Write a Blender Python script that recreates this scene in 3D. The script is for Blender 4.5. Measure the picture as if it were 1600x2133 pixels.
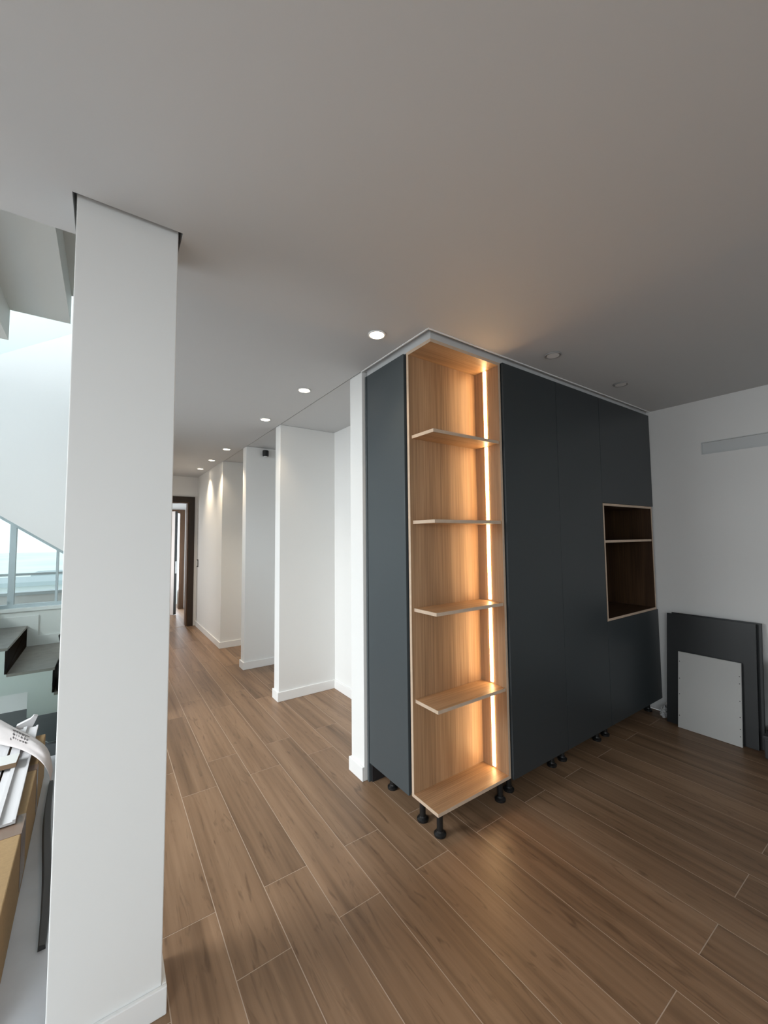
import bpy, bmesh, math, random
from mathutils import Vector, Matrix, noise
random.seed(7)
sc = bpy.context.scene
for o in list(bpy.data.objects): bpy.data.objects.remove(o, do_unlink=True)
C = sc.collection

# ------------------------------------------------------------------ camera
CAM_H = 1.515
yaw, pitch, roll = math.radians(34.817), math.radians(3.494), math.radians(-0.555)
fw = Vector((math.sin(yaw)*math.cos(pitch), math.cos(yaw)*math.cos(pitch), math.sin(pitch)))
rt = Vector((math.cos(yaw), -math.sin(yaw), 0)); up = rt.cross(fw)
r2 = math.cos(roll)*rt + math.sin(roll)*up
u2 = -math.sin(roll)*rt + math.cos(roll)*up
cam_d = bpy.data.cameras.new('camera'); cam = bpy.data.objects.new('camera', cam_d); C.objects.link(cam)
cam.matrix_world = Matrix(((r2.x, u2.x, -fw.x, 0), (r2.y, u2.y, -fw.y, 0), (r2.z, u2.z, -fw.z, CAM_H), (0, 0, 0, 1)))
cam_d.sensor_fit = 'HORIZONTAL'; cam_d.sensor_width = 36; cam_d.lens = 837.1*36/1600
cam_d.clip_start = 0.05; cam_d.clip_end = 500
sc.camera = cam

# ------------------------------------------------------------------ world, window light, exposure
sc.view_settings.view_transform = 'Standard'; sc.view_settings.look = 'None'
sc.view_settings.exposure = 0.0; sc.view_settings.gamma = 1.0
sc.view_settings.use_curve_mapping = False
w = bpy.data.worlds.new('world'); sc.world = w; w.use_nodes = True
bg = w.node_tree.nodes['Background']; bg.inputs[0].default_value = (0.86, 0.94, 1.0, 1); bg.inputs[1].default_value = 1.6

def area(name, loc, target, sx, sy, power, col, spread=180):
    d = bpy.data.lights.new(name, 'AREA'); d.shape = 'RECTANGLE'; d.size = sx; d.size_y = sy
    d.energy = power; d.color = col; d.spread = math.radians(spread)
    o = bpy.data.objects.new(name, d); C.objects.link(o); o.location = loc
    o.rotation_euler = (Vector(target)-Vector(loc)).to_track_quat('-Z', 'Z').to_euler()
    return o
# daylight entering through the windows of the room and of the stairwell
area('daylight_room_window', (-2.1, -1.5, 2.2), (0.05, 1.55, 0.75), 1.7, 1.9, 19.5, (0.90, 0.97, 1.0), 75)
area('daylight_hall_window', (-3.8, 2.7, 2.9), (0.9, 2.6, 0.2), 2.4, 2.4, 460, (0.92, 0.97, 1.0))
area('daylight_rear_window', (1.4, -3.25, 1.6), (1.4, 0, 1.6), 1.4, 2.4, 6, (0.95, 0.98, 1.0))
area('daylight_side_room', (-0.05, 6.7, 1.05), (1.3, 6.7, 1.05), 2.0, 1.0, 5.0, (1.0, 0.88, 0.78))
area('added_vestibule_fill', (-0.05, 8.7, 1.2), (1.0, 9.2, 1.2), 1.8, 1.0, 14, (1.0, 0.96, 0.94))  # fill added to brighten the entrance door leaf, no known window
area('daylight_upper_stair_window', (-3.2, 2.9, 5.0), (-0.3, 4.6, 3.0), 1.4, 2.0, 100, (0.70, 0.86, 1.0))

# ------------------------------------------------------------------ materials
def nmat(name):
    m = bpy.data.materials.new(name); m.use_nodes = True
    return m, m.node_tree.nodes, m.node_tree.links, m.node_tree.nodes['Principled BSDF']
def plain(name, col, rough=0.5, metal=0.0, bump=0.0, bscale=60, spec=0.5, var=0.0):
    m, n, l, b = nmat(name)
    b.inputs['Base Color'].default_value = (*col, 1); b.inputs['Roughness'].default_value = rough
    b.inputs['Metallic'].default_value = metal; b.inputs['Specular IOR Level'].default_value = spec
    if bump or var:
        tc = n.new('ShaderNodeTexCoord'); nz = n.new('ShaderNodeTexNoise'); nz.inputs['Scale'].default_value = bscale
        nz.inputs['Detail'].default_value = 4; l.new(tc.outputs['Object'], nz.inputs['Vector'])
        if bump:
            bp = n.new('ShaderNodeBump'); bp.inputs['Strength'].default_value = bump; bp.inputs['Distance'].default_value = 0.002
            l.new(nz.outputs['Fac'], bp.inputs['Height']); l.new(bp.outputs[0], b.inputs['Normal'])
        if var:
            rp = n.new('ShaderNodeValToRGB'); rp.color_ramp.elements[0].position = .3; rp.color_ramp.elements[1].position = .7
            rp.color_ramp.elements[0].color = (*[c*(1-var) for c in col], 1); rp.color_ramp.elements[1].color = (*[min(1, c*(1+var)) for c in col], 1)
            l.new(nz.outputs['Fac'], rp.inputs[0]); l.new(rp.outputs[0], b.inputs['Base Color'])
    return m
def emit(name, col, s):
    m, n, l, b = nmat(name)
    b.inputs['Base Color'].default_value = (*col, 1); b.inputs['Emission Color'].default_value = (*col, 1)
    b.inputs['Emission Strength'].default_value = s
    return m
def wood(name, axis, dark, mid, light, rough=0.45, fine=38.0, long=1.2, per_object=False, spec=0.4, rings=6.0, mixf=.45):
    """straight-grained timber: noise stretched along one object axis, streaks on top, optional variation per board"""
    m, n, l, b = nmat(name)
    b.inputs['Roughness'].default_value = rough; b.inputs['Specular IOR Level'].default_value = spec
    geo = n.new('ShaderNodeNewGeometry'); mp = n.new('ShaderNodeMapping'); mp.vector_type = 'POINT'
    s = [rings]*3; s['XYZ'.index(axis)] = long*0.35
    mp.inputs['Scale'].default_value = s
    src = geo.outputs['Position']
    if per_object:
        oi = n.new('ShaderNodeObjectInfo'); mul = n.new('ShaderNodeVectorMath'); mul.operation = 'SCALE'
        mul.inputs[0].default_value = (31.7, 57.3, 13.9); l.new(oi.outputs['Random'], mul.inputs['Scale'])
        ad = n.new('ShaderNodeVectorMath'); ad.operation = 'ADD'; l.new(src, ad.inputs[0]); l.new(mul.outputs[0], ad.inputs[1]); src = ad.outputs[0]
    l.new(src, mp.inputs['Vector'])
    n1 = n.new('ShaderNodeTexNoise'); n1.inputs['Scale'].default_value = 1.0; n1.inputs['Detail'].default_value = 5; n1.inputs['Distortion'].default_value = 1.2
    l.new(mp.outputs[0], n1.inputs['Vector'])
    mp2 = n.new('ShaderNodeMapping'); s2 = [fine*2.2]*3; s2['XYZ'.index(axis)] = long*1.6; mp2.inputs['Scale'].default_value = s2
    l.new(src, mp2.inputs['Vector'])
    n2 = n.new('ShaderNodeTexNoise'); n2.inputs['Scale'].default_value = 1.0; n2.inputs['Detail'].default_value = 3
    l.new(mp2.outputs[0], n2.inputs['Vector'])
    mx = n.new('ShaderNodeMath'); mx.operation = 'MULTIPLY_ADD'; mx.inputs[1].default_value = mixf
    l.new(n2.outputs['Fac'], mx.inputs[0])
    m3 = n.new('ShaderNodeMath'); m3.operation = 'MULTIPLY'; m3.inputs[1].default_value = 1-mixf; l.new(n1.outputs['Fac'], m3.inputs[0]); l.new(m3.outputs[0], mx.inputs[2])
    rp = n.new('ShaderNodeValToRGB'); e = rp.color_ramp.elements
    e[0].position = 0.34; e[0].color = (*dark, 1); e[1].position = 0.66; e[1].color = (*light, 1)
    k = e.new(0.5); k.color = (*mid, 1)
    l.new(mx.outputs[0], rp.inputs[0])
    out = rp.outputs[0]
    if per_object:
        hv = n.new('ShaderNodeHueSaturation'); mr = n.new('ShaderNodeMapRange'); mr.inputs['To Min'].default_value = 0.90; mr.inputs['To Max'].default_value = 1.10
        l.new(oi.outputs['Random'], mr.inputs['Value']); l.new(mr.outputs[0], hv.inputs['Value']); l.new(out, hv.inputs['Color']); out = hv.outputs[0]
    if per_object:
        mp3 = n.new('ShaderNodeMapping'); s3 = [24.0]*3; s3['XYZ'.index(axis)] = 3.2; mp3.inputs['Scale'].default_value = s3; l.new(src, mp3.inputs['Vector'])
        n3 = n.new('ShaderNodeTexNoise'); n3.inputs['Scale'].default_value = 1.0; n3.inputs['Detail'].default_value = 6; n3.inputs['Distortion'].default_value = 2.5; l.new(mp3.outputs[0], n3.inputs['Vector'])
        r3 = n.new('ShaderNodeValToRGB'); r3.color_ramp.elements[0].position = .58; r3.color_ramp.elements[0].color = (1, 1, 1, 1); r3.color_ramp.elements[1].position = .74; r3.color_ramp.elements[1].color = (.62, .60, .58, 1)
        l.new(n3.outputs['Fac'], r3.inputs[0])
        mm = n.new('ShaderNodeMix'); mm.data_type = 'RGBA'; mm.blend_type = 'MULTIPLY'; mm.inputs[0].default_value = 1.0
        l.new(out, mm.inputs[6]); l.new(r3.outputs[0], mm.inputs[7]); out = mm.outputs[2]
    l.new(out, b.inputs['Base Color'])
    bp = n.new('ShaderNodeBump'); bp.inputs['Strength'].default_value = 0.12; bp.inputs['Distance'].default_value = 0.001
    l.new(n2.outputs['Fac'], bp.inputs['Height']); l.new(bp.outputs[0], b.inputs['Normal'])
    return m
def thin_glass(name, tint, amount=0.12):
    m, n, l, b = nmat(name); n.remove(b)
    out = n['Material Output']; tr = n.new('ShaderNodeBsdfTransparent'); tr.inputs[0].default_value = (*tint, 1)
    gl = n.new('ShaderNodeBsdfGlossy'); gl.inputs['Roughness'].default_value = 0.02; gl.inputs['Color'].default_value = (.9, .95, .95, 1)
    fr = n.new('ShaderNodeFresnel'); fr.inputs[0].default_value = 1.2
    mix = n.new('ShaderNodeMixShader'); l.new(fr.outputs[0], mix.inputs[0]); l.new(tr.outputs[0], mix.inputs[1]); l.new(gl.outputs[0], mix.inputs[2])
    l.new(mix.outputs[0], out.inputs['Surface'])
    return m

M = {}
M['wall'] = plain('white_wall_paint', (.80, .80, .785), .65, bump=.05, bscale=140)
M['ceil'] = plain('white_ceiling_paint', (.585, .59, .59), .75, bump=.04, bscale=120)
M['trim'] = plain('white_lacquered_skirting', (.84, .84, .83), .35)
M['gap'] = plain('dark_shadow_gap', (.05, .05, .05), .8)
M['bead'] = plain('white_metal_bead', (.93, .93, .93), .3)
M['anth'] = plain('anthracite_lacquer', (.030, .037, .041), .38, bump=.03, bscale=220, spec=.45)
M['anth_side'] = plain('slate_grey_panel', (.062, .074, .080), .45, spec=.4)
M['black'] = plain('black_plastic', (.008, .008, .008), .4)
M['dark_int'] = plain('dark_cabinet_body', (.02, .02, .022), .5)
M['oak_z'] = wood('oak_upright_grain', 'Z', (.22, .132, .072), (.33, .205, .115), (.44, .285, .165), fine=45)
M['oak_x'] = wood('oak_lengthways_grain', 'X', (.22, .132, .072), (.33, .205, .115), (.43, .28, .16), fine=45)
M['oak_edge'] = plain('pale_oak_edging', (.56, .43, .32), .5, var=.06, bscale=30)
M['plank'] = wood('wood_look_porcelain', 'Y', (.15, .088, .049), (.24, .145, .084), (.315, .198, .119), rough=.38, fine=22, long=.9, per_object=True, spec=.34, rings=9, mixf=.3)
M['grout'] = plain('pale_sand_grout', (.50, .39, .30), .8, bump=.1, bscale=300)
M['led'] = emit('warm_led_diffuser', (1.0, .62, .29), 40.0)
M['led_prof'] = plain('aluminium_profile', (.6, .6, .6), .35, .9)
M['lamp_on'] = emit('warm_lamp_lens', (1.0, .86, .66), 14.0)
M['lamp_off'] = plain('frosted_lamp_lens', (.85, .85, .84), .25)
M['lamp_rim'] = plain('white_lamp_rim', (.82, .82, .81), .4)
M['lamp_rim_off'] = plain('grey_metal_lamp_rim', (.30, .30, .30), .4)
M['grey_tile'] = plain('smooth_grey_floor_sheet', (.57, .60, .65), .35, var=.10, bscale=3)
M['slate'] = plain('understair_shade_floor', (.055, .062, .066), .4, var=.1, bscale=6)  # shade under the stair put into the floor colour
M['tread'] = plain('grey_brown_stone_tread', (.25, .225, .205), .4, var=.12, bscale=14)
M['stringer'] = plain('white_painted_concrete', (.70, .73, .71), .6)
M['glass'] = thin_glass('greenish_balustrade_glass', (.945, .985, .975))
M['win_glass'] = thin_glass('clear_window_glass', (.96, .98, .98))
M['win_frame'] = plain('light_grey_window_frame', (.50, .56, .60), .4)
M['niche_z'] = wood('shaded_niche_wood_upright', 'Z', (.030, .014, .006), (.055, .027, .012), (.085, .044, .021), fine=45)  # shade inside the niche is darkened into its wood colour
M['niche_x'] = wood('shaded_niche_wood_flat', 'X', (.030, .014, .006), (.055, .027, .012), (.085, .044, .021), fine=45)
M['black_board'] = plain('black_grey_board', (.014, .016, .017), .42)
M['walnut'] = wood('dark_walnut_door_frame', 'Z', (.014, .007, .0035), (.026, .0135, .0065), (.040, .022, .011), fine=60, rough=.4)
M['brown_jamb'] = wood('brown_door_jamb', 'Z', (.06, .030, .014), (.09, .046, .022), (.12, .062, .032), fine=60, rough=.4)
M['door_white'] = plain('white_door_leaf', (.82, .78, .76), .4)
M['steel'] = plain('brushed_steel', (.55, .55, .55), .35, 1.0)
M['card'] = plain('brown_cardboard', (.23, .140, .070), .8, bump=.15, bscale=80, var=.08)
M['card_edge'] = plain('golden_cardboard', (.27, .175, .080), .75, bump=.15, bscale=80, var=.08)
M['tape'] = plain('clear_brown_packing_tape', (.17, .115, .085), .22, bump=.3, bscale=14)
M['foam'] = plain('white_polystyrene', (.52, .515, .52), .8, bump=.3, bscale=200)
M['film'] = plain('milky_pink_packing_film', (.52, .475, .465), .3, bump=.2, bscale=30)
M['ink'] = plain('faded_black_print', (.06, .05, .05), .7)
M['mdf'] = plain('raw_mdf_edge', (.20, .13, .075), .8)
M['white_board'] = plain('white_melamine_board', (.55, .55, .53), .5)
M['strap'] = plain('dark_grey_matte', (.05, .052, .055), .5)
M['rag'] = plain('white_crumpled_plastic', (.5, .5, .5), .5)
M['bucket'] = plain('white_plastic_bucket', (.66, .66, .67), .4)
M['vent'] = plain('pale_grey_vent', (.60, .62, .62), .5)
M['terrace'] = plain('pale_terrace_stone', (.72, .74, .76), .7)
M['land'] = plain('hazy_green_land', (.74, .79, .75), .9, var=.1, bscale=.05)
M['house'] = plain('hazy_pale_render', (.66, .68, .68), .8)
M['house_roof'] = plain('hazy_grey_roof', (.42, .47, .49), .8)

# ------------------------------------------------------------------ helpers
def root_loc(p):
    v = Vector((0, 0, 0))
    while p is not None:
        v += p.location; p = p.parent
    return v
def link(name, bm, mats, parent=None, smooth=False):
    """one mesh object; geometry is given in world coordinates"""
    off = root_loc(parent)
    if off.length: bmesh.ops.translate(bm, verts=bm.verts[:], vec=-off)
    bmesh.ops.recalc_face_normals(bm, faces=bm.faces[:])
    me = bpy.data.meshes.new(name); bm.to_mesh(me); bm.free()
    for m in (mats if isinstance(mats, (list, tuple)) else [mats]): me.materials.append(m)
    if smooth:
        for p in me.polygons: p.use_smooth = True
    o = bpy.data.objects.new(name, me); C.objects.link(o)
    if parent is not None: o.parent = parent
    return o
def bbox(bm, x0, x1, y0, y1, z0, z1, mi=0):
    vs = [bm.verts.new((x, y, z)) for z in (z0, z1) for y in (y0, y1) for x in (x0, x1)]
    F = []
    for f in ((0, 2, 3, 1), (4, 5, 7, 6), (0, 1, 5, 4), (2, 6, 7, 3), (0, 4, 6, 2), (1, 3, 7, 5)):
        fc = bm.faces.new([vs[i] for i in f]); fc.material_index = mi; F.append(fc)
    return F
def bev(bm, r, seg=2):
    bmesh.ops.bevel(bm, geom=bm.edges[:], offset=r, segments=seg, affect='EDGES', profile=.5)
def box(name, x0, x1, y0, y1, z0, z1, mat, parent=None, bevel=0.0):
    bm = bmesh.new(); bbox(bm, x0, x1, y0, y1, z0, z1)
    if bevel: bev(bm, bevel)
    return link(name, bm, mat, parent)
def board(name, x0, x1, y0, y1, z0, z1, face_axes, mface, medge, parent=None):
    """panel whose two big faces carry one material and whose edges carry the edging"""
    bm = bmesh.new(); F = bbox(bm, x0, x1, y0, y1, z0, z1)
    bm.normal_update()
    ax = 'XYZ'.index(face_axes)
    for f in F: f.material_index = 0 if abs(f.normal[ax]) > .9 else 1
    return link(name, bm, [mface, medge], parent)
def prism(bm, pts, axis, a, b, mi=0):
    """extrude a 2-D outline along an axis ('x' outline is y,z; 'y' outline is x,z; 'z' outline is x,y)"""
    def P(u, v, t): return {'x': (t, u, v), 'y': (u, t, v), 'z': (u, v, t)}[axis]
    A = [bm.verts.new(P(u, v, a)) for u, v in pts]; B = [bm.verts.new(P(u, v, b)) for u, v in pts]
    n = len(pts)
    bm.faces.new(A).material_index = mi; bm.faces.new(B[::-1]).material_index = mi
    for i in range(n):
        bm.faces.new((A[i], B[i], B[(i+1) % n], A[(i+1) % n])).material_index = mi
def lathe(bm, prof, c, axis='z', seg=24, mi=0):
    rings = []
    for r, h in prof:
        ring = []
        for i in range(seg):
            a = 2*math.pi*i/seg; u, v = r*math.cos(a), r*math.sin(a)
            p = {'z': (u, v, h), 'y': (u, h, v), 'x': (h, u, v)}[axis]
            ring.append(bm.verts.new((c[0]+p[0], c[1]+p[1], c[2]+p[2])))
        rings.append(ring)
    for a, b in zip(rings, rings[1:]):
        for i in range(seg):
            bm.faces.new((a[i], a[(i+1) % seg], b[(i+1) % seg], b[i])).material_index = mi
    bm.faces.new(rings[0][::-1]).material_index = mi; bm.faces.new(rings[-1]).material_index = mi
def tube(bm, pts, r, seg=10, mi=0):
    rings = []
    for i, p in enumerate(pts):
        p = Vector(p); d = (Vector(pts[min(i+1, len(pts)-1)])-Vector(pts[max(i-1, 0)])).normalized()
        s = d.cross(Vector((0, 0, 1)) if abs(d.z) < .9 else Vector((1, 0, 0))).normalized(); t = d.cross(s)
        rings.append([bm.verts.new(p+r*(math.cos(2*math.pi*k/seg)*s+math.sin(2*math.pi*k/seg)*t)) for k in range(seg)])
    for a, b in zip(rings, rings[1:]):
        for i in range(seg): bm.faces.new((a[i], a[(i+1) % seg], b[(i+1) % seg], b[i])).material_index = mi
    bm.faces.new(rings[0][::-1]); bm.faces.new(rings[-1])
def slab_with_holes(bm, axis, t0, t1, u0, u1, v0, v1, holes):
    """wall or ceiling slab cut into cells around rectangular openings"""
    us = sorted({u0, u1, *[h[0] for h in holes], *[h[1] for h in holes]}); vs = sorted({v0, v1, *[h[2] for h in holes], *[h[3] for h in holes]})
    us = [u for u in us if u0 <= u <= u1]; vs = [v for v in vs if v0 <= v <= v1]
    for a, b in zip(us, us[1:]):
        for c, d in zip(vs, vs[1:]):
            if any(h[0]-1e-6 <= a and b <= h[1]+1e-6 and h[2]-1e-6 <= c and d <= h[3]+1e-6 for h in holes): continue
            if axis == 'x': bbox(bm, t0, t1, a, b, c, d)
            elif axis == 'y': bbox(bm, a, b, t0, t1, c, d)
            else: bbox(bm, a, b, c, d, t0, t1)
def thing(name, label, cat, loc, group=None):
    o = bpy.data.objects.new(name, None); C.objects.link(o); o.location = loc; o.empty_display_size = .1
    return tag(o, label, cat, group)
def tag(o, label=None, cat=None, group=None, kind=None):
    if label: o['label'] = label
    if cat: o['category'] = cat
    if group: o['group'] = group
    if kind: o['kind'] = kind
    return o
def struct(o, label=None): return tag(o, label, None, None, 'structure')

H = 2.6
XW = 1.365          # face of the wall ends along the corridor
XB = 1.95           # back of the niches
XR = 3.965          # right wall

# ------------------------------------------------------------------ floor
fl = struct(box('floor', -3.2, XR, -3.0, 10.5, -.12, -.0007, M['grout']), 'wood-look plank tile floor with thin pale grout lines')
PW, PL, G = 0.1985, 1.19, 0.0034
pm_cache = {}
def plank(x0, x1, y0, y1):
    key = (round(x1-x0, 4), round(y1-y0, 4))
    if key not in pm_cache:
        bm = bmesh.new(); hx, hy = (x1-x0)/2, (y1-y0)/2
        bbox(bm, -hx, hx, -hy, hy, -.012, 0)
        bmesh.ops.recalc_face_normals(bm, faces=bm.faces[:])
        me = bpy.data.meshes.new('plank'); bm.to_mesh(me); bm.free(); me.materials.append(M['plank']); pm_cache[key] = me
    o = bpy.data.objects.new('plank', pm_cache[key]); C.objects.link(o); o.parent = fl
    o.location = ((x0+x1)/2, (y0+y1)/2, 0)
for k in range(-18, 18):
    xa, xb = .412+k*PW+G/2, .412+(k+1)*PW-G/2
    start = 1.505 if k % 2 == 0 else .628
    j0 = -6
    for j in range(j0, 8):
        ya, yb = start+j*PL+G/2, start+(j+1)*PL-G/2
        xmin = -3.18 if yb <= 1.1 else -.10
        xlo, xhi = max(xa, xmin), min(xb, XR-.002)
        ylim = 7.74 if xa < 1.40 else (5.9 if xa < XB-.1 else 2.15)
        ylo, yhi = max(ya, -2.98), min(yb, ylim)
        if xhi-xlo < .02 or yhi-ylo < .04: continue
        plank(xlo, xhi, ylo, yhi)
gt = struct(box('floor_stairwell', -2.2, -.105, 1.2, 3.74, -.05, .0, M['grey_tile']), 'smooth grey floor beside the staircase')

struct(box('floor_understairs', -2.2, .05, 3.74, 4.885, -.05, .0015, M['slate']), 'floor under the folded stair, coloured dark for the shade there')

# ------------------------------------------------------------------ ceiling
bm = bmesh.new()
# main room and corridor: openings for the stair void, for the cabinet recess and around the column
slab_with_holes(bm, 'z', H, H+.18, -3.2, XR, -3.0, 7.75,
    [(-3.2, -.30, 1.745, 4.95), (-.30, .10, 1.745, 4.95), (1.358, XR, 1.531, 7.75), (-.112, .202, 1.528, 1.745)])
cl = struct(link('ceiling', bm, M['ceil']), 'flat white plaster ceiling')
bm = bmesh.new()
bbox(bm, 1.368, XB+.1, 2.2, 7.75, H+.004, H+.15)
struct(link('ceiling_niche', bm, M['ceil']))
box('groove', 1.358, 1.368, 2.2, 7.75, H+.02, H+.12, M['gap'], None); struct(bpy.data.objects['groove']); bpy.data.objects['groove'].name = 'trim_3'
# raised recess above the cabinets
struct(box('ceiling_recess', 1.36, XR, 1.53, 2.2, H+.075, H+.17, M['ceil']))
# bright metal bead along the edge of the recess
bm = bmesh.new()
bbox(bm, 1.358, XR, 1.531, 1.539, H-.004, H+.05)
bbox(bm, 1.358, 1.366, 1.539, 2.2, H-.004, H+.05)
struct(link('trim_1', bm, M['bead']), 'thin white bead along the ceiling edge')
# grey filler strip between the cabinet tops and the recess
bm = bmesh.new()
bbox(bm, 1.402, XR, 1.566, 1.58, 2.568, H+.075)
bbox(bm, 1.402, 1.416, 1.58, 2.2, 2.568, H+.075)
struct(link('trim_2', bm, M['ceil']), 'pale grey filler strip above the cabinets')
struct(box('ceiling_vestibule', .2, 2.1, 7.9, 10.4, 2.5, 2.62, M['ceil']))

# ------------------------------------------------------------------ walls
bm = bmesh.new()
vent = (.35, 1.176, 2.152, 2.252)
slab_with_holes(bm, 'x', XR, XR+.15, -3.0, 2.25, 0, H+.18, [vent])
struct(link('wall_right', bm, M['wall']), 'plain white wall beside the dark cabinets')
bm = bmesh.new()
slab_with_holes(bm, 'x', -2.35, -2.2, 1.744, 5.1, 0, 5.3, [(1.85, 3.85, .1, 2.45), (2.0, 4.7, 3.5, 4.9)])
slab_with_holes(bm, 'x', -1.45, -1.3, -3.0, 1.6, 0, H+.18, [(-2.4, 1.3, .1, 2.45)])
bbox(bm, -2.35, -1.3, 1.6, 1.744, 0, H+.18)
struct(link('wall_left', bm, M['wall']))
bm = bmesh.new()
slab_with_holes(bm, 'y', -3.15, -3.0, -1.45, XR+.15, 0, H+.18, [(.2, 2.6, .9, 2.3)])
struct(link('wall_rear', bm, M['wall']))
bm = bmesh.new()
for a, b in ((.2, .25), (1.375, 1.425), (2.55, 2.6)): bbox(bm, a, b, -3.1, -3.05, .9, 2.3)
for a, b in ((.25, 1.375), (1.425, 2.55)): bbox(bm, a, b, -3.1, -3.05, .9, .95); bbox(bm, a, b, -3.1, -3.05, 2.25, 2.3)
struct(link('window_5', bm, M['win_frame']))
def win_frame_x(name, x, y0, y1, z0, z1, n):
    bm = bmesh.new(); t = .05
    for a, b in ((y0, y0+t), (y1-t, y1)): bbox(bm, x-.05, x, a, b, z0, z1)
    for a, b in ((z0, z0+t), (z1-t, z1)): bbox(bm, x-.05, x, y0+t, y1-t, a, b)
    for i in range(1, n):
        c = y0+(y1-y0)*i/n; bbox(bm, x-.05, x, c-.025, c+.025, z0+t, z1-t)
    return struct(link(name, bm, M['win_frame']))
win_frame_x('window_2', -1.36, -2.4, 1.3, .1, 2.45, 3)
win_frame_x('window_3', -2.26, 1.85, 3.85, .1, 2.45, 2)
win_frame_x('window_4', -2.26, 2.0, 4.7, 3.5, 4.9, 2)

# column and corridor walls
struct(box('wall_column', -.10, .19, 1.55, 1.735, 0, H+.18, M['wall'], bevel=.003), 'square white column in the foreground')
struct(box('wall_niche_near', XW, 2.10, 2.205, 2.36, 0, H+.003, M['wall'], bevel=.003), 'narrow white wall end next to the slate grey panel')
struct(box('wall_niche_middle', XW, 2.10, 3.70, 3.825, 0, H+.003, M['wall'], bevel=.003), 'white partition closing the open niche')
struct(box('wall_niche_far', XW-.005, 2.10, 4.81, 4.945, 0, H+.003, M['wall'], bevel=.003), 'white partition carrying a small black spotlight')
struct(box('wall_corridor_right', 1.347, 2.10, 5.92, 7.75, 0, H+.003, M['wall'], bevel=.003), 'white corridor wall washed by downlights')
struct(box('wall_niche_back', XB, 2.10, 2.36, 5.92, 0, H+.003, M['wall']))
struct(box('wall_cabinet_back', 1.42, XR, 2.2, 2.204, 0, H+.1, M['wall']))
bm = bmesh.new()
slab_with_holes(bm, 'y', 7.75, 7.90, .2, 2.1, 0, H+.003, [(.42, 1.21, 0, 2.15)])
struct(link('wall_corridor_end', bm, M['wall']), 'end wall of the corridor around the dark doorway')
bm = bmesh.new(); slab_with_holes(bm, 'x', .05, .2, 4.95, 10.4, 0, H+.18, [(6.2, 7.2, .05, 2.1), (8.2, 9.2, .3, 2.1)])  # vestibule opening is added to let the door leaf fill in
struct(link('wall_corridor_left', bm, M['wall']))
# stairwell shell
struct(box('wall_stairwell_right', .10, .2, 1.745, 4.95, H+.0, 5.3, M['wall']))
struct(box('wall_stairwell_front', -3.2, .2, 1.60, 1.744, H+.18, 5.3, M['wall']))
struct(box('ceiling_stairwell', -3.35, .3, 1.6, 5.1, 5.2, 5.35, M['ceil']))
# back wall of the stairwell with a window whose head slopes with the stair
YF = 4.885
def sl(x): return 1.734+(x+.767)*(1.411-1.734)/(-.323+.767)
bm = bmesh.new()
X0, X1 = -1.75, .05
bb = [(-3.2, 0), (-3.2, 5.3), (.2, 5.3), (.2, 0)]
prism(bm, [(-3.2, 0), (.2, 0), (.2, .885), (-3.2, .885)], 'y', YF, YF+.14)
prism(bm, [(-3.2, .885), (X0, .885), (X0, sl(X0)), (-3.2, sl(X0))], 'y', YF, YF+.14)
prism(bm, [(X1, .885), (.2, .885), (.2, sl(X1)), (X1, sl(X1))], 'y', YF, YF+.14)
prism(bm, [(-3.2, sl(X0)), (X0, sl(X0)), (X1, sl(X1)), (.2, sl(X1)), (.2, 5.3), (-3.2, 5.3)], 'y', YF, YF+.14)
struct(link('wall_stairwell_back', bm, M['wall']), 'tall white stairwell wall above the sloping window head')

# window in the stairwell: frame, mullions, panes
bm = bmesh.new()
prism(bm, [(X0, .885), (X1, .885), (X1, .93), (X0, .93)], 'y', YF+.05, YF+.11)
prism(bm, [(X0, sl(X0)-.03), (X1, sl(X1)-.03), (X1, sl(X1)), (X0, sl(X0))], 'y', YF+.05, YF+.11)
win = struct(link('window_1', bm, M['win_frame']), 'stairwell window with a sloping head and grey mullions')
mull = [(-1.06, -1.02), (-.703, -.660), (-.370, -.352), (-.05, -.02)]
for a, b in mull:
    bm = bmesh.new(); prism(bm, [(a, .93), (b, .93), (b, sl(b)-.03), (a, sl(a)-.03)], 'y', YF+.05, YF+.11)
    link('mullion', bm, M['win_frame'], win)
ed = [X0]+[v for m_ in mull for v in m_]+[X1]
for a, b in zip(ed[::2], ed[1::2]):
    bm = bmesh.new(); prism(bm, [(a, .93), (b, .93), (b, sl(b)-.03), (a, sl(a)-.03)], 'y', YF+.078, YF+.084)
    link('pane', bm, M['win_glass'], win)
struct(box('trim_4', X0, X1, YF-.012, YF+.05, .872, .90, M['trim']), 'white window sill')

# baseboards
BH, BT = .085, .014
def bb_box(name, *segs, label=None):
    bm = bmesh.new()
    for s in segs: bbox(bm, *s[:4], 0, BH)
    o = struct(link(name, bm, M['trim']), label)
    md = o.modifiers.new('bevel', 'BEVEL'); md.width = .003; md.segments = 2
    return o
bb_box('baseboard_column', (-.10-BT, .19+BT, 1.55-BT, 1.55), (.19, .19+BT, 1.55, 1.735), label='white skirting around the column')
bb_box('baseboard_niche_near', (XW-BT, XW, 2.205, 2.36+BT), (XW, XB, 2.36, 2.36+BT))
bb_box('baseboard_niche_back', (XB-BT, XB, 2.36+BT, 3.70-BT))
bb_box('baseboard_niche_middle', (XW-BT, XB, 3.70-BT, 3.70), (XW-BT, XW, 3.70, 3.825+BT))
bb_box('baseboard_niche_far', (XW-.005-BT, XB, 4.81-BT, 4.81), (XW-.005-BT, XW-.005, 4.81, 4.945+BT))
bb_box('baseboard_corridor', (1.347-BT, XB, 5.92-BT, 5.92), (1.347-BT, 1.347, 5.92, 7.75))
bb_box('baseboard_right', (XR-BT, XR, -3.0, 1.53))
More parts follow.
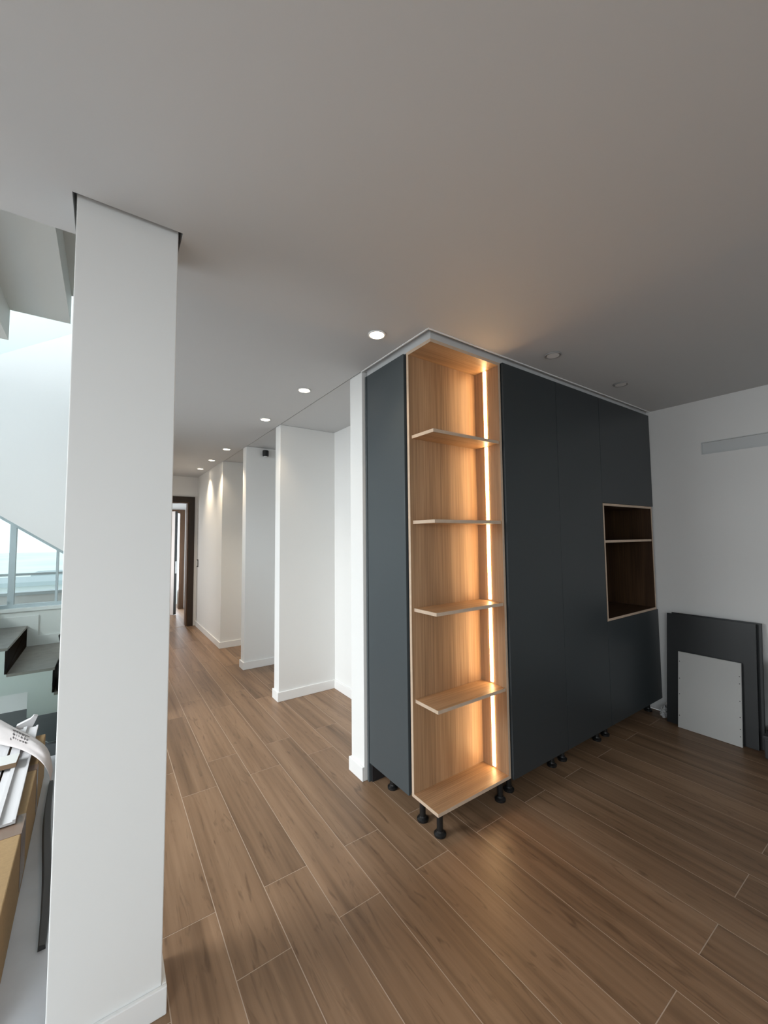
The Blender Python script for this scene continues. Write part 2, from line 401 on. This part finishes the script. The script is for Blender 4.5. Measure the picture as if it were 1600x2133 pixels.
# stepped skirting on the stairwell wall
bm = bmesh.new()
def skz(k): return .1855*k+.085
for k in range(1, 9):
    xr_ = -.205+.27*(3-k); bbox(bm, xr_-.27, min(xr_, .05), YF-.012, YF, max(.1855*(k-1)-.1, 0), skz(k))
o = struct(link('baseboard_stairs', bm, M['trim']), 'stepped white skirting following the stair')

# ------------------------------------------------------------------ corridor end: doorway, vestibule, entrance door
bm = bmesh.new()
bbox(bm, 1.21, 1.302, 7.728, 7.75, 0, 2.245); bbox(bm, .328, .42, 7.728, 7.75, 0, 2.245); bbox(bm, .42, 1.21, 7.728, 7.75, 2.15, 2.245)
dr = struct(link('door_1', bm, M['walnut']), 'dark walnut door frame at the end of the corridor')
bm = bmesh.new(); bbox(bm, 1.192, 1.21, 7.75, 7.92, 0, 2.15); bbox(bm, .42, .438, 7.75, 7.92, 0, 2.15); bbox(bm, .438, 1.192, 7.75, 7.92, 2.132, 2.15)
link('jamb_lining', bm, M['brown_jamb'], dr)
struct(box('floor_vestibule', .2, 2.1, 7.755, 10.4, -.003, .0015, M['plank']))
struct(box('wall_vestibule_right', 1.62, 1.75, 7.9, 10.4, 0, 2.55, M['wall']))
bm = bmesh.new(); slab_with_holes(bm, 'y', 9.75, 9.9, .2, 1.62, 0, 2.5, [(.55, 1.42, 0, 2.12)])
struct(link('wall_vestibule_end', bm, M['wall']))
bm = bmesh.new()
bbox(bm, 1.34, 1.44, 9.70, 9.92, 0, 2.14); bbox(bm, .53, .63, 9.70, 9.92, 0, 2.14); bbox(bm, .63, 1.34, 9.70, 9.92, 2.06, 2.14)
d2 = struct(link('door_2', bm, M['brown_jamb']), 'brown frame of the entrance door')
# open leaf, hinged on the left of the frame and swung toward the corridor
leaf = bpy.data.objects.new('door_3', None); C.objects.link(leaf); leaf.location = (.60, 9.66, 0)
struct(leaf, 'open white entrance door with a long black bar handle')
LW = .86; ang = math.atan2(9.0-9.66, 1.20-.60)
def leafpart(name, x0, x1, y0, y1, z0, z1, mat, parent=leaf):
    bm = bmesh.new(); bbox(bm, x0, x1, y0, y1, z0, z1)
    me = bpy.data.meshes.new(name); bmesh.ops.recalc_face_normals(bm, faces=bm.faces[:]); bm.to_mesh(me); bm.free(); me.materials.append(mat)
    o = bpy.data.objects.new(name, me); C.objects.link(o); o.parent = parent; return o
leaf.rotation_euler = (0, 0, ang)
leafpart('door_leaf', 0, LW, -.03, .03, .012, 2.06, M['door_white'])
leafpart('lock_edge', LW, LW+.012, -.03, .03, .012, 2.06, M['black'])
hd = leafpart('bar_handle', LW-.15, LW-.13, -.09, -.07, .22, 1.85, M['black'])
for z in (.42, 1.66): leafpart('handle_bracket', LW-.147, LW-.08, -.07, -.03, z, z+.02, M['black'])
leafpart('inlay_strip', LW-.33, LW-.31, -.034, -.03, .3, 1.75, M['black'])
leafpart('lock_plate', LW+.012, LW+.016, -.02, .02, .82, 1.06, M['steel'])
leafpart('lever_handle', LW-.07, LW-.05, .03, .10, .95, .97, M['black'])
area('daylight_entrance_door', (.98, 10.25, 1.3), (.98, 9.0, 1.2), .8, 1.9, 60, (.75, .88, 1.0))

# light switch on the corridor wall
t = thing('light_switch', 'dark framed light switch on the corridor wall beside the walnut door frame', 'switch', (1.347, 7.62, 1.025))
box('switch_frame', 1.337, 1.347, 7.58, 7.66, 1.02, 1.15, M['black'], t)
box('rocker', 1.333, 1.337, 7.595, 7.645, 1.04, 1.13, M['trim'], t)

# ------------------------------------------------------------------ downlights
def downlight(x, y, on, label, power):
    t = thing('recessed_downlight', label, 'downlight', (x, y, H), 'round ceiling downlights')
    bm = bmesh.new(); lathe(bm, [(.048, -.001), (.048, -.006), (.043, -.009), (.038, -.006), (.036, -.001)], (x, y, H), seg=28)
    link('trim_ring', bm, M['lamp_rim' if on else 'lamp_rim_off'], t, True)
    bm = bmesh.new(); lathe(bm, [(.036, -.002), (.036, -.0075), (.02, -.008)], (x, y, H), seg=28)
    link('lens', bm, M['lamp_on' if on else 'lamp_off'], t)
    if on:
        d = bpy.data.lights.new('bulb', 'SPOT'); d.energy = power; d.color = (1, .80, .56); d.spot_size = math.radians(95); d.spot_blend = 1.0; d.shadow_soft_size = .03
        o = bpy.data.objects.new('bulb', d); C.objects.link(o); o.parent = t; o.location = (0, 0, -.02)
downlight(1.172, 1.737, True, 'lit round downlight nearest the lit wooden shelf unit corner', 10)
downlight(1.181, 2.712, True, 'lit round downlight second from the shelf unit, over the open niche', 12)
downlight(1.184, 3.592, True, 'lit round downlight in front of the first white partition', 14)
downlight(1.194, 5.066, True, 'lit round downlight just past the partition with the black spotlight', 50)
downlight(1.195, 5.897, True, 'lit round downlight fifth along the corridor, before the last one', 50)
downlight(1.200, 6.724, True, 'lit round downlight farthest down the corridor near the doorway', 50)
downlight(2.194, 1.353, False, 'unlit round downlight above the first dark cabinet door', 0)
downlight(3.040, 1.355, False, 'unlit round downlight nearest the right wall', 0)

t = thing('wall_spotlight', 'small black cylinder spotlight high on the white corridor partition', 'spotlight', (1.575, 4.81, 2.50))
bm = bmesh.new(); lathe(bm, [(.030, -.005), (.036, 0), (.036, .062), (.032, .068)], (1.575, 4.762, 2.50), seg=24); link('housing', bm, M['black'], t, False)
bm = bmesh.new(); lathe(bm, [(.022, -.010), (.024, -.005)], (1.575, 4.762, 2.50), seg=20); link('lens', bm, M['lamp_off'], t)
box('mount', 1.562, 1.588, 4.79, 4.81, 2.51, 2.555, M['black'], t)

# ------------------------------------------------------------------ air vent in the right wall
t = thing('linear_air_vent', 'long pale grey linear air vent recessed in the right wall', 'vent', (XR, .763, 2.152))
bm = bmesh.new()
y0, y1, z0, z1 = vent
bbox(bm, XR-.004, XR+.03, y0, y1, z0, z0+.006); bbox(bm, XR-.004, XR+.03, y0, y1, z1-.006, z1)
bbox(bm, XR-.004, XR+.03, y0, y0+.006, z0+.006, z1-.006); bbox(bm, XR-.004, XR+.03, y1-.006, y1, z0+.006, z1-.006)
link('frame', bm, M['vent'], t)
box('cover_plate', XR+.012, XR+.03, y0+.006, y1-.006, z0+.006, z1-.006, M['vent'], t)

# ------------------------------------------------------------------ lit corner shelf unit
SX0, SX1, SY0, SY1, SZ0, SZ1 = 1.395, 1.957, 1.56, 1.768, .122, 2.566
T = .018
u = thing('corner_shelf_unit', 'tall open oak corner shelf unit lit by a warm vertical light strip', 'shelf unit', (1.67, 1.66, 0))
board('back_panel', SX0, SX1, SY1-T, SY1, SZ0, SZ1, 'Y', M['oak_z'], M['oak_edge'], u)
board('side_panel', SX1-T, SX1, SY0, SY1-T, SZ0, SZ1, 'X', M['oak_z'], M['oak_edge'], u)
board('top_board', SX0, SX1-T, SY0, SY1-T, SZ1-T, SZ1, 'Z', M['oak_x'], M['oak_edge'], u)
board('bottom_board', SX0, SX1-T, SY0, SY1-T, SZ0, SZ0+T, 'Z', M['oak_x'], M['oak_edge'], u)
SH = [.611, 1.101, 1.584, 2.066]
for z in SH: board('shelf', SX0+.018, SX1-T, SY0+.008, SY1-T, z, z+T, 'Z', M['oak_x'], M['oak_edge'], u)
zs = [SZ0+T]+[v for z in SH for v in (z, z+T)]+[SZ1-T]
for a, b in zip(zs[::2], zs[1::2]):
    s = box('light_strip', SX1-T-.003, SX1-T+.002, 1.655, 1.675, a+.010, b-.004, M['led'], u)
def foot(x, y, top, parent):
    bm = bmesh.new(); lathe(bm, [(.016, .028), (.016, top-.02), (.024, top-.018), (.024, top)], (x, y, 0), seg=16)
    f = link('adjustable_leg', bm, M['black'], parent)
    bm = bmesh.new(); lathe(bm, [(.030, 0), (.031, .003), (.031, .012), (.020, .020), (.018, .028)], (x, y, 0), seg=18)
    link('foot_pad', bm, M['black'], f)
for x, y in ((1.440, 1.600), (1.440, 1.735), (1.905, 1.60), (1.905, 1.735)): foot(x, y, SZ0, u)

# slate grey tall unit behind the shelf, seen from its side
u = thing('tall_side_cabinet', 'tall slate grey cabinet behind the lit shelf unit beside the white wall end', 'cabinet', (1.67, 1.98, 0))
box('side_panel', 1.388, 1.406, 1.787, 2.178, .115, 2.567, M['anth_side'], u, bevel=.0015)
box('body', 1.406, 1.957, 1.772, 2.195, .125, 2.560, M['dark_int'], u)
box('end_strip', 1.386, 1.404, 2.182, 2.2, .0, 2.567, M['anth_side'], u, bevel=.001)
box('rear_plinth', 1.404, 1.95, 2.17, 2.19, 0.0, .125, M['dark_int'], u)
for x, y in ((1.47, 2.05), (1.90, 1.85)): foot(x, y, .125, u)

# ------------------------------------------------------------------ anthracite tall cabinets
FY0, FY1 = 1.545, 1.563
DZ0, DZ1 = .115, 2.567
def tall(name, label, x0, x1):
    u = thing(name, label, 'cabinet', ((x0+x1)/2, 1.87, 0), 'anthracite tall cabinets')
    return u
u = tall('tall_cabinet', 'full-height anthracite cabinet directly right of the lit shelf unit', 1.962, 2.52)
box('body', 1.963, 2.519, 1.568, 2.19, .118, 2.56, M['dark_int'], u)
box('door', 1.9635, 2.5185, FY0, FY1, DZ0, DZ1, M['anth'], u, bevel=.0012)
for x, y in ((2.02, 1.63), (2.46, 1.63)): foot(x, y, .118, u)
u = tall('tall_cabinet', 'full-height anthracite cabinet between the narrow door joint and the open niche column', 2.52, 3.09)
box('body', 2.521, 3.089, 1.568, 2.19, .118, 2.56, M['dark_int'], u)
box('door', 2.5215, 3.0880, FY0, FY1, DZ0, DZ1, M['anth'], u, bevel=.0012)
for x, y in ((2.58, 1.63), (3.03, 1.63)): foot(x, y, .118, u)
u = tall('tall_cabinet', 'anthracite cabinet column with an open niche, its shade put into the wood colour, beside the right wall', 3.09, 3.96)
NX0, NX1, NZ0, NZ1 = 3.091, 3.925, .868, 1.752
box('upper_body', 3.092, 3.94, 1.568, 2.19, NZ1+.004, 2.56, M['dark_int'], u)
box('upper_door', 3.0915, 3.955, FY0, FY1, NZ1+.003, DZ1, M['anth'], u, bevel=.0012)
box('lower_body', 3.092, 3.94, 1.568, 2.19, .118, NZ0-.004, M['dark_int'], u)
box('lower_door', 3.0915, 3.955, FY0, FY1, DZ0, NZ0-.003, M['anth'], u, bevel=.0012)
box('end_filler', 3.932, 3.955, 1.60, 2.19, NZ0-.003, NZ1+.003, M['dark_int'], u)
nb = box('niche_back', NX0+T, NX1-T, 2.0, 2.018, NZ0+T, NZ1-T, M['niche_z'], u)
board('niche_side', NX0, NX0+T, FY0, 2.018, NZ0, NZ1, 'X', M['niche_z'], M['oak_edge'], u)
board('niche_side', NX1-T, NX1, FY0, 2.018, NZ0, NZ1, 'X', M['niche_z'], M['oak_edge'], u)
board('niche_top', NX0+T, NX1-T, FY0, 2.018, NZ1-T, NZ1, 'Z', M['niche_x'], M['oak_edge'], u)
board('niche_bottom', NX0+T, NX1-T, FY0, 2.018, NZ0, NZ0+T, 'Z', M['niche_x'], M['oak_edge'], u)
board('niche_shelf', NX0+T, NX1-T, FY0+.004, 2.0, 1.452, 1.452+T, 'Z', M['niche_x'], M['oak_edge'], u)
for x, y in ((3.15, 1.63), (3.88, 1.63)): foot(x, y, .118, u)

# ------------------------------------------------------------------ boards leaning on the right wall
def lean(name, label, cat, xb, xt, y0, y1, h, th, mat, group=None, holes=None, edge=None):
    """a board standing on the floor at x=xb (room side) and leaning back to x=xt at its top"""
    L = h; a = math.asin((xt-xb)/L)
    o = thing(name, label, cat, (xb, (y0+y1)/2, 0), group)
    o.rotation_euler = (0, a, 0)
    bm = bmesh.new(); hw = (y1-y0)/2
    bbox(bm, 0, th, -hw, hw, 0, L); bev(bm, .0012, 1)
    zoff = 0.0
    bmesh.ops.recalc_face_normals(bm, faces=bm.faces[:])
    me = bpy.data.meshes.new('panel'); bm.to_mesh(me); bm.free(); me.materials.append(mat)
    p = bpy.data.objects.new('panel', me); C.objects.link(p); p.parent = o
    o.location.z = th*math.sin(a)
    for (yy, zz) in holes or []:
        bm = bmesh.new(); lathe(bm, [(.0035, -.0008), (.0035, .004)], (0, yy, zz), 'x', 10)
        me = bpy.data.meshes.new('dowel_hole'); bmesh.ops.recalc_face_normals(bm, faces=bm.faces[:]); bm.to_mesh(me); bm.free(); me.materials.append(M['ink'])
        q = bpy.data.objects.new('dowel_hole', me); C.objects.link(q); q.parent = o
    return o
lean('leaning_door_panel', 'large anthracite cabinet panel leaning on the wall, rear one of the pair', 'panel', 3.812, 3.915, .868, 1.43, .865, .018, M['black_board'], 'boards leaning on the right wall')
lean('leaning_door_panel', 'large anthracite cabinet panel directly behind the small white board', 'panel', 3.778, 3.880, .892, 1.452, .860, .018, M['black_board'], 'boards leaning on the right wall')
hl = [(.185, z) for z in (.09, .25, .37, .50)]+[(-.185, z) for z in (.07, .12, .20, .31, .43, .48)]
lean('leaning_white_board', 'small white board with dowel holes leaning on the anthracite panel', 'board', 3.738, 3.815, .972, 1.362, .575, .016, M['white_board'], 'boards leaning on the right wall', hl)

# paint bucket on a dark box, half out of the picture
t = thing('storage_box', 'low black box on the floor under the white bucket at the right edge', 'box', (3.80, .70, 0))
bm = bmesh.new(); bbox(bm, 3.69, 3.93, .52, .845, 0, .13); bev(bm, .006); link('body', bm, M['strap'], t)
bm = bmesh.new(); bbox(bm, 3.685, 3.935, .515, .85, .13, .15); bev(bm, .004); link('lid', bm, M['strap'], t)
t = thing('paint_bucket', 'white lidded plastic bucket at the right edge beside the leaning panels', 'bucket', (3.80, .69, .15))
bm = bmesh.new(); lathe(bm, [(.095, .15), (.098, .155), (.118, .52), (.118, .53)], (3.80, .69, 0), seg=40); link('body', bm, M['bucket'], t, False)
bm = bmesh.new(); lathe(bm, [(.120, .50), (.120, .512), (.118, .512), (.118, .505)], (3.80, .69, 0), seg=40); link('rib_ring', bm, M['bucket'], t)
bm = bmesh.new(); lathe(bm, [(.126, .545), (.126, .60), (.12, .61), (.0, .61)][:3], (3.80, .69, 0), seg=40); link('lid', bm, M['bucket'], t)
bm = bmesh.new(); lathe(bm, [(.119, .529), (.119, .546)], (3.80, .69, 0), seg=40); link('dark_seal', bm, M['black'], t)

# crumpled plastic in the corner
bm = bmesh.new(); bmesh.ops.create_icosphere(bm, subdivisions=4, radius=1)
for v in bm.verts:
    n1 = noise.noise(v.co*2.3); n2 = noise.noise(v.co*6.1+Vector((4, 1, 2)))
    v.co *= 1+.35*n1+.18*n2
    v.co = Vector((v.co.x*.050+3.865, v.co.y*.030+1.497, max(v.co.z, -.82)*.045+.0375))
tag(link('crumpled_plastic', bm, M['rag']), 'crumpled white plastic lying in the dark corner by the cabinet', 'plastic')

# ------------------------------------------------------------------ staircase
R_, GO = .1855, .27
def flight(name, label, y0, y1, x_of, ks, sgn, th=.148, off=.15, z0=0.0, tmat='tread', GO=.27):
    """folded stair: a zigzag concrete band with stone treads and risers on top. x_of(k): nose of step k; sgn: travel direction in x"""
    t = thing(name, label, 'staircase', (x_of(ks[0]), (y0+y1)/2, 0))
    for k in ks:
        xa = x_of(k); xb = xa+sgn*GO; z = z0+R_*k
        xs = sorted((xa, xb))
        bm = bmesh.new(); bbox(bm, xs[0], xs[1], y0, y1, max(z-th, .0), z-.02); 
        # vertical leg of the fold joining the next step
        xl = sorted((xb, xb+sgn*off)); bbox(bm, xl[0], xl[1], y0, y1, max(z-th, 0), z+R_-th)
        link('folded_step', bm, M['stringer'], t)
        box('tread', xs[0]-(.0), xs[1], y0+.0, y1, z-.02, z, M[tmat], t)
        if k+1 in ks or k+1 == ks[-1]+1:
            xr = sorted((xb, xb+sgn*.012)); box('riser', xr[0], xr[1], y0+.0, y1, z, z+R_-.02, M[tmat], t)
    return t
flight('lower_staircase', 'white folded staircase with grey-brown treads climbing below the sloping window', 3.961, YF-.014, lambda k: -.01+.27-GO*(k-1), list(range(1, 9)), -1)
t2 = flight('upper_staircase', 'stepped white underside of the upper stair flight near the ceiling', 1.80, 3.18, lambda k: -.65+.286*(k-15), list(range(12, 17)), 1, z0=.2555, tmat='stringer', GO=.286)
struct(box('floor_landing', -2.2, -1.90, 3.96, YF, 1.33, 1.484, M['stringer']))

# glass balustrades
def pane(name, label, y, pts, th=.012):
    bm = bmesh.new(); prism(bm, pts, 'y', y, y+th)
    return tag(link(name, bm, M['glass']), label, 'balustrade', 'stair glass balustrades')
s2 = .67
pane('glass_balustrade', 'clear glass balustrade whose edge slopes up behind the upper stair flight', 3.195, [(-1.6, 2.62-1.066*s2), (-.02, 2.62+.514*s2), (-.02, 4.0), (-1.6, 3.3)])
def sg(x): return 1.515+(sl(x*YF/3.94)-1.515)*3.94/YF
pane('glass_balustrade', 'greenish clear glass balustrade standing in front of the lower stair flight', 3.94, [(-1.4, .82), (-1.4, sg(-1.4)), (-.05, sg(-.05)), (-.05, .02), (-.62, .20), (-.62, .3)][:4]+[(-.3, .02)])

# black block standing in for the step's dark shade, mostly behind the column
t = thing('step_shade_block', 'black block standing in for dark shade on the stair step, mostly hidden by the white column', 'shade block', (-.17, 4.15, .371))
bm = bmesh.new()
prism(bm, [(-.274, .372), (-.04, .372), (-.05, .60), (-.20, .63), (-.268, .56)], 'y', 4.0, 4.26); bev(bm, .012); link('body', bm, M['black'], t)
bm = bmesh.new(); tube(bm, [(-.24, 4.12, .56), (-.245, 4.12, .68), (-.262, 4.12, .76), (-.245, 4.12, .81), (-.17, 4.12, .82), (-.11, 4.12, .78), (-.09, 4.12, .60)], .016); link('dark_loop', bm, M['strap'], t, True)

# ------------------------------------------------------------------ cartons and packing beside the column
def carton(name, label, x0, x1, y0, y1, z1, mside, tapes):
    t = thing(name, label, 'carton', ((x0+x1)/2, (y0+y1)/2, 0.0), 'long cartons beside the column')
    bm = bmesh.new(); bbox(bm, x0, x1, y0, y1, 0.001, z1); bev(bm, .004); link('body', bm, mside, t)
    bm = bmesh.new(); bbox(bm, x0+.004, x1-.004, y0-.008, y0, .004, z1-.004); link('end_flap', bm, M['card'], t)
    for a, b in tapes:
        bm = bmesh.new(); bbox(bm, x0-.0012, x1+.0012, a, b, .03, z1+.0012); link('tape', bm, M['tape'], t)
    t.rotation_euler = (0, 0, math.radians(1.0))
    return t
carton('long_carton', 'golden cardboard carton lying on the floor closest to the column', -.405, -.262, 1.75, 3.45, .266, M['card_edge'], [(2.36, 2.52), (2.95, 3.02)])
carton('long_carton', 'wide brown cardboard carton under the white foam strips left of the golden one', -.74, -.412, 1.70, 3.66, .270, M['card'], [(2.30, 2.44), (3.05, 3.11)])
# polystyrene corner strips on top
def foam(label, pts, h, lip):
    t = thing('foam_strip', label, 'foam', (pts[0][0], pts[0][1], .272), 'white foam strips on the carton')
    (xa, ya), (xb, yb), wd = pts
    d = Vector((xb-xa, yb-ya, 0)); n_ = Vector((-d.y, d.x, 0)).normalized()*wd
    def strip(bm, o0, o1, z0, z1):
        q = [Vector((xa, ya, 0))+n_*o0, Vector((xb, yb, 0))+n_*o0, Vector((xb, yb, 0))+n_*o1, Vector((xa, ya, 0))+n_*o1]
        prism(bm, [(v.x, v.y) for v in q], 'z', z0, z1)
    bm = bmesh.new(); strip(bm, 0, 1, .272, .272+h); link('slab', bm, M['foam'], t)
    bm = bmesh.new(); strip(bm, .55, .72, .272+h, .272+h+lip); link('ridge', bm, M['foam'], t)
    bm = bmesh.new(); strip(bm, .0, .10, .272+h, .272+h+lip*.6); link('edge_lip', bm, M['foam'], t)
foam('white polystyrene strip along the carton with its torn end sticking up', [(-.288, 2.45), (-.327, 3.58), .10], .010, .012)
foam('shorter white polystyrene strip lying left of the longer one', [(-.395, 2.35), (-.435, 3.50), .15], .010, .008)
bm = bmesh.new()
prism(bm, [(-.45, .271), (-.36, .271), (-.335, .335), (-.355, .345), (-.37, .328), (-.44, .30)], 'y', 3.60, 3.64)
tag(link('foam_end_block', bm, M['foam']), 'jagged white foam block standing at the far end of the cartons', 'foam')
t = thing('offcut_block', 'small board offcut with a white face lying on the foam strips', 'offcut', (-.44, 3.02, .30))
board('block', -.56, -.358, 2.98, 3.10, .296, .320, 'Z', M['white_board'], M['mdf'], t)
# printed packing film stretched across
up_ = [(-0.542, 3.759), (-0.442, 3.546), (-0.351, 3.364), (-0.279, 3.217), (-0.237, 3.122), (-0.212, 3.036), (-0.203, 3.024)]
lo_ = [(-0.471, 3.301), (-0.395, 3.201), (-0.329, 3.09), (-0.269, 2.973), (-0.235, 2.913), (-0.214, 2.887), (-0.201, 2.899)]
zt_ = [.315, .320, .320, .315, .300, .272, .20]
up_.insert(0, (-.60, 3.87)); lo_.insert(0, (-.53, 3.40)); zt_.insert(0, .312)
bm = bmesh.new(); N = 8; grid = []
for i, (a, b, z) in enumerate(zip(up_, lo_, zt_)):
    row = []
    for j in range(N+1):
        s = j/N; zz = z+.012*math.sin(s*math.pi)+.011*noise.noise(Vector((i*.7, s*6, 0)))
        row.append(bm.verts.new((a[0]+(b[0]-a[0])*s, a[1]+(b[1]-a[1])*s, zz)))
    grid.append(row)
for i in range(len(grid)-1):
    for j in range(N): bm.faces.new((grid[i][j], grid[i+1][j], grid[i+1][j+1], grid[i][j+1]))
film = link('packing_film', bm, M['film'], None, True); tag(film, 'milky plastic film band with faded print stretched over the cartons', 'plastic film')
md = film.modifiers.new('thickness', 'SOLIDIFY'); md.thickness = .0025; md.offset = -1
sb = film.modifiers.new('smooth', 'SUBSURF'); sb.levels = 1; sb.render_levels = 1
def fpt(u_, s):
    i = min(int(u_), len(up_)-2); f = u_-i
    a = Vector((*up_[i], zt_[i])).lerp(Vector((*up_[i+1], zt_[i+1])), f); b = Vector((*lo_[i], zt_[i])).lerp(Vector((*lo_[i+1], zt_[i+1])), f)
    p = a.lerp(b, s); p.z += .012*math.sin(s*math.pi)+.011*noise.noise(Vector((u_*.7, s*6, 0)))+.002; return p
bm = bmesh.new()
def mark(u0, u1_, s0, s1):
    q = [fpt(u0, s0), fpt(u1_, s0), fpt(u1_, s1), fpt(u0, s1)]
    A = [bm.verts.new(p) for p in q]; B = [bm.verts.new(p-Vector((0, 0, .003))) for p in q]
    bm.faces.new(A); bm.faces.new(B[::-1])
    for k in range(4): bm.faces.new((A[k], B[k], B[(k+1) % 4], A[(k+1) % 4]))
mark(1.72, 1.77, .22, .78); mark(1.77, 3.1, .215, .23)
for row in range(3):
    u0 = 1.88
    for wd in random.Random(row+3).sample([.10, .16, .07, .20, .12, .09, .14, .18], 6):
        if u0 > 2.9: break
        mark(u0, u0+wd, .33+row*.15, .37+row*.15); mark(u0+wd*.2, u0+wd*.5, .30+row*.15, .40+row*.15); u0 += wd+.07
tag(link('print', bm, M['ink'], film))
# dark strip along the foot of the column
bm = bmesh.new(); pts = []
for i in range(15):
    s = i/14; pts.append((-.15-.085*s+.006*math.sin(s*7), 2.03+1.30*s, .016+.012*math.sin(s*3.1)))
for i in range(len(pts)-1):
    pass
rows = []
for i, p in enumerate(pts):
    wv = .012+.006*math.sin(i/14*math.pi)
    rows.append([bm.verts.new((p[0]+dx, p[1], zz)) for dx, zz in ((-wv, 0.0), (wv, 0.0), (wv*.8, p[2]), (-wv*.6, p[2]*1.25))])
for a, b in zip(rows, rows[1:]):
    for k in range(4): bm.faces.new((a[k], a[(k+1) % 4], b[(k+1) % 4], b[k]))
bm.faces.new(rows[0]); bm.faces.new(rows[-1][::-1])
tag(link('dark_strip', bm, M['strap'], None), 'dark grey strip lying on the grey floor between carton and column', 'strip')

# ------------------------------------------------------------------ outside the stairwell window
struct(box('floor_terrace', -9, .04, 5.05, 8.2, -.25, -.12, M['terrace']))
t = thing('terrace_parapet', 'pale terrace parapet with a slim rail outside the stairwell window', 'parapet', (-2.0, 8.0, -.12))
box('parapet_wall', -9, .04, 7.98, 8.16, -.12, .70, M['terrace'], t)
box('coping', -9, .04, 7.95, 8.19, .70, .745, M['win_frame'], t)
box('top_rail', -9, .04, 8.03, 8.09, .985, 1.02, M['win_frame'], t)
for x in (-7, -5, -3.2, -1.7): box('rail_post', x, x+.03, 8.045, 8.075, .745, .985, M['win_frame'], t)
struct(box('ground', -250, 250, 12, 400, -8.3, -8, M['land']), 'hazy flat land outside')
def house(x0, x1, y, z1, label):
    t = thing('distant_building', label, 'building', ((x0+x1)/2, y, -8))
    box('wall', x0, x1, y, y+8, -8, z1, M['house'], t); box('roof', x0-.6, x1+.6, y-.6, y+8.6, z1, z1+.45, M['house_roof'], t)
    for i in range(4):
        a = x0+(x1-x0)*(i+.3)/4; box('window', a, a+(x1-x0)*.1, y-.05, y+.05, z1-2.2, z1-.9, M['house_roof'], t)
house(-11, -1.5, 60, -3.6, 'hazy low building with a grey flat roof seen through the stairwell window')
house(-8.8, -2, 85, -4.4, 'taller hazy building farther back behind the low grey-roofed one')
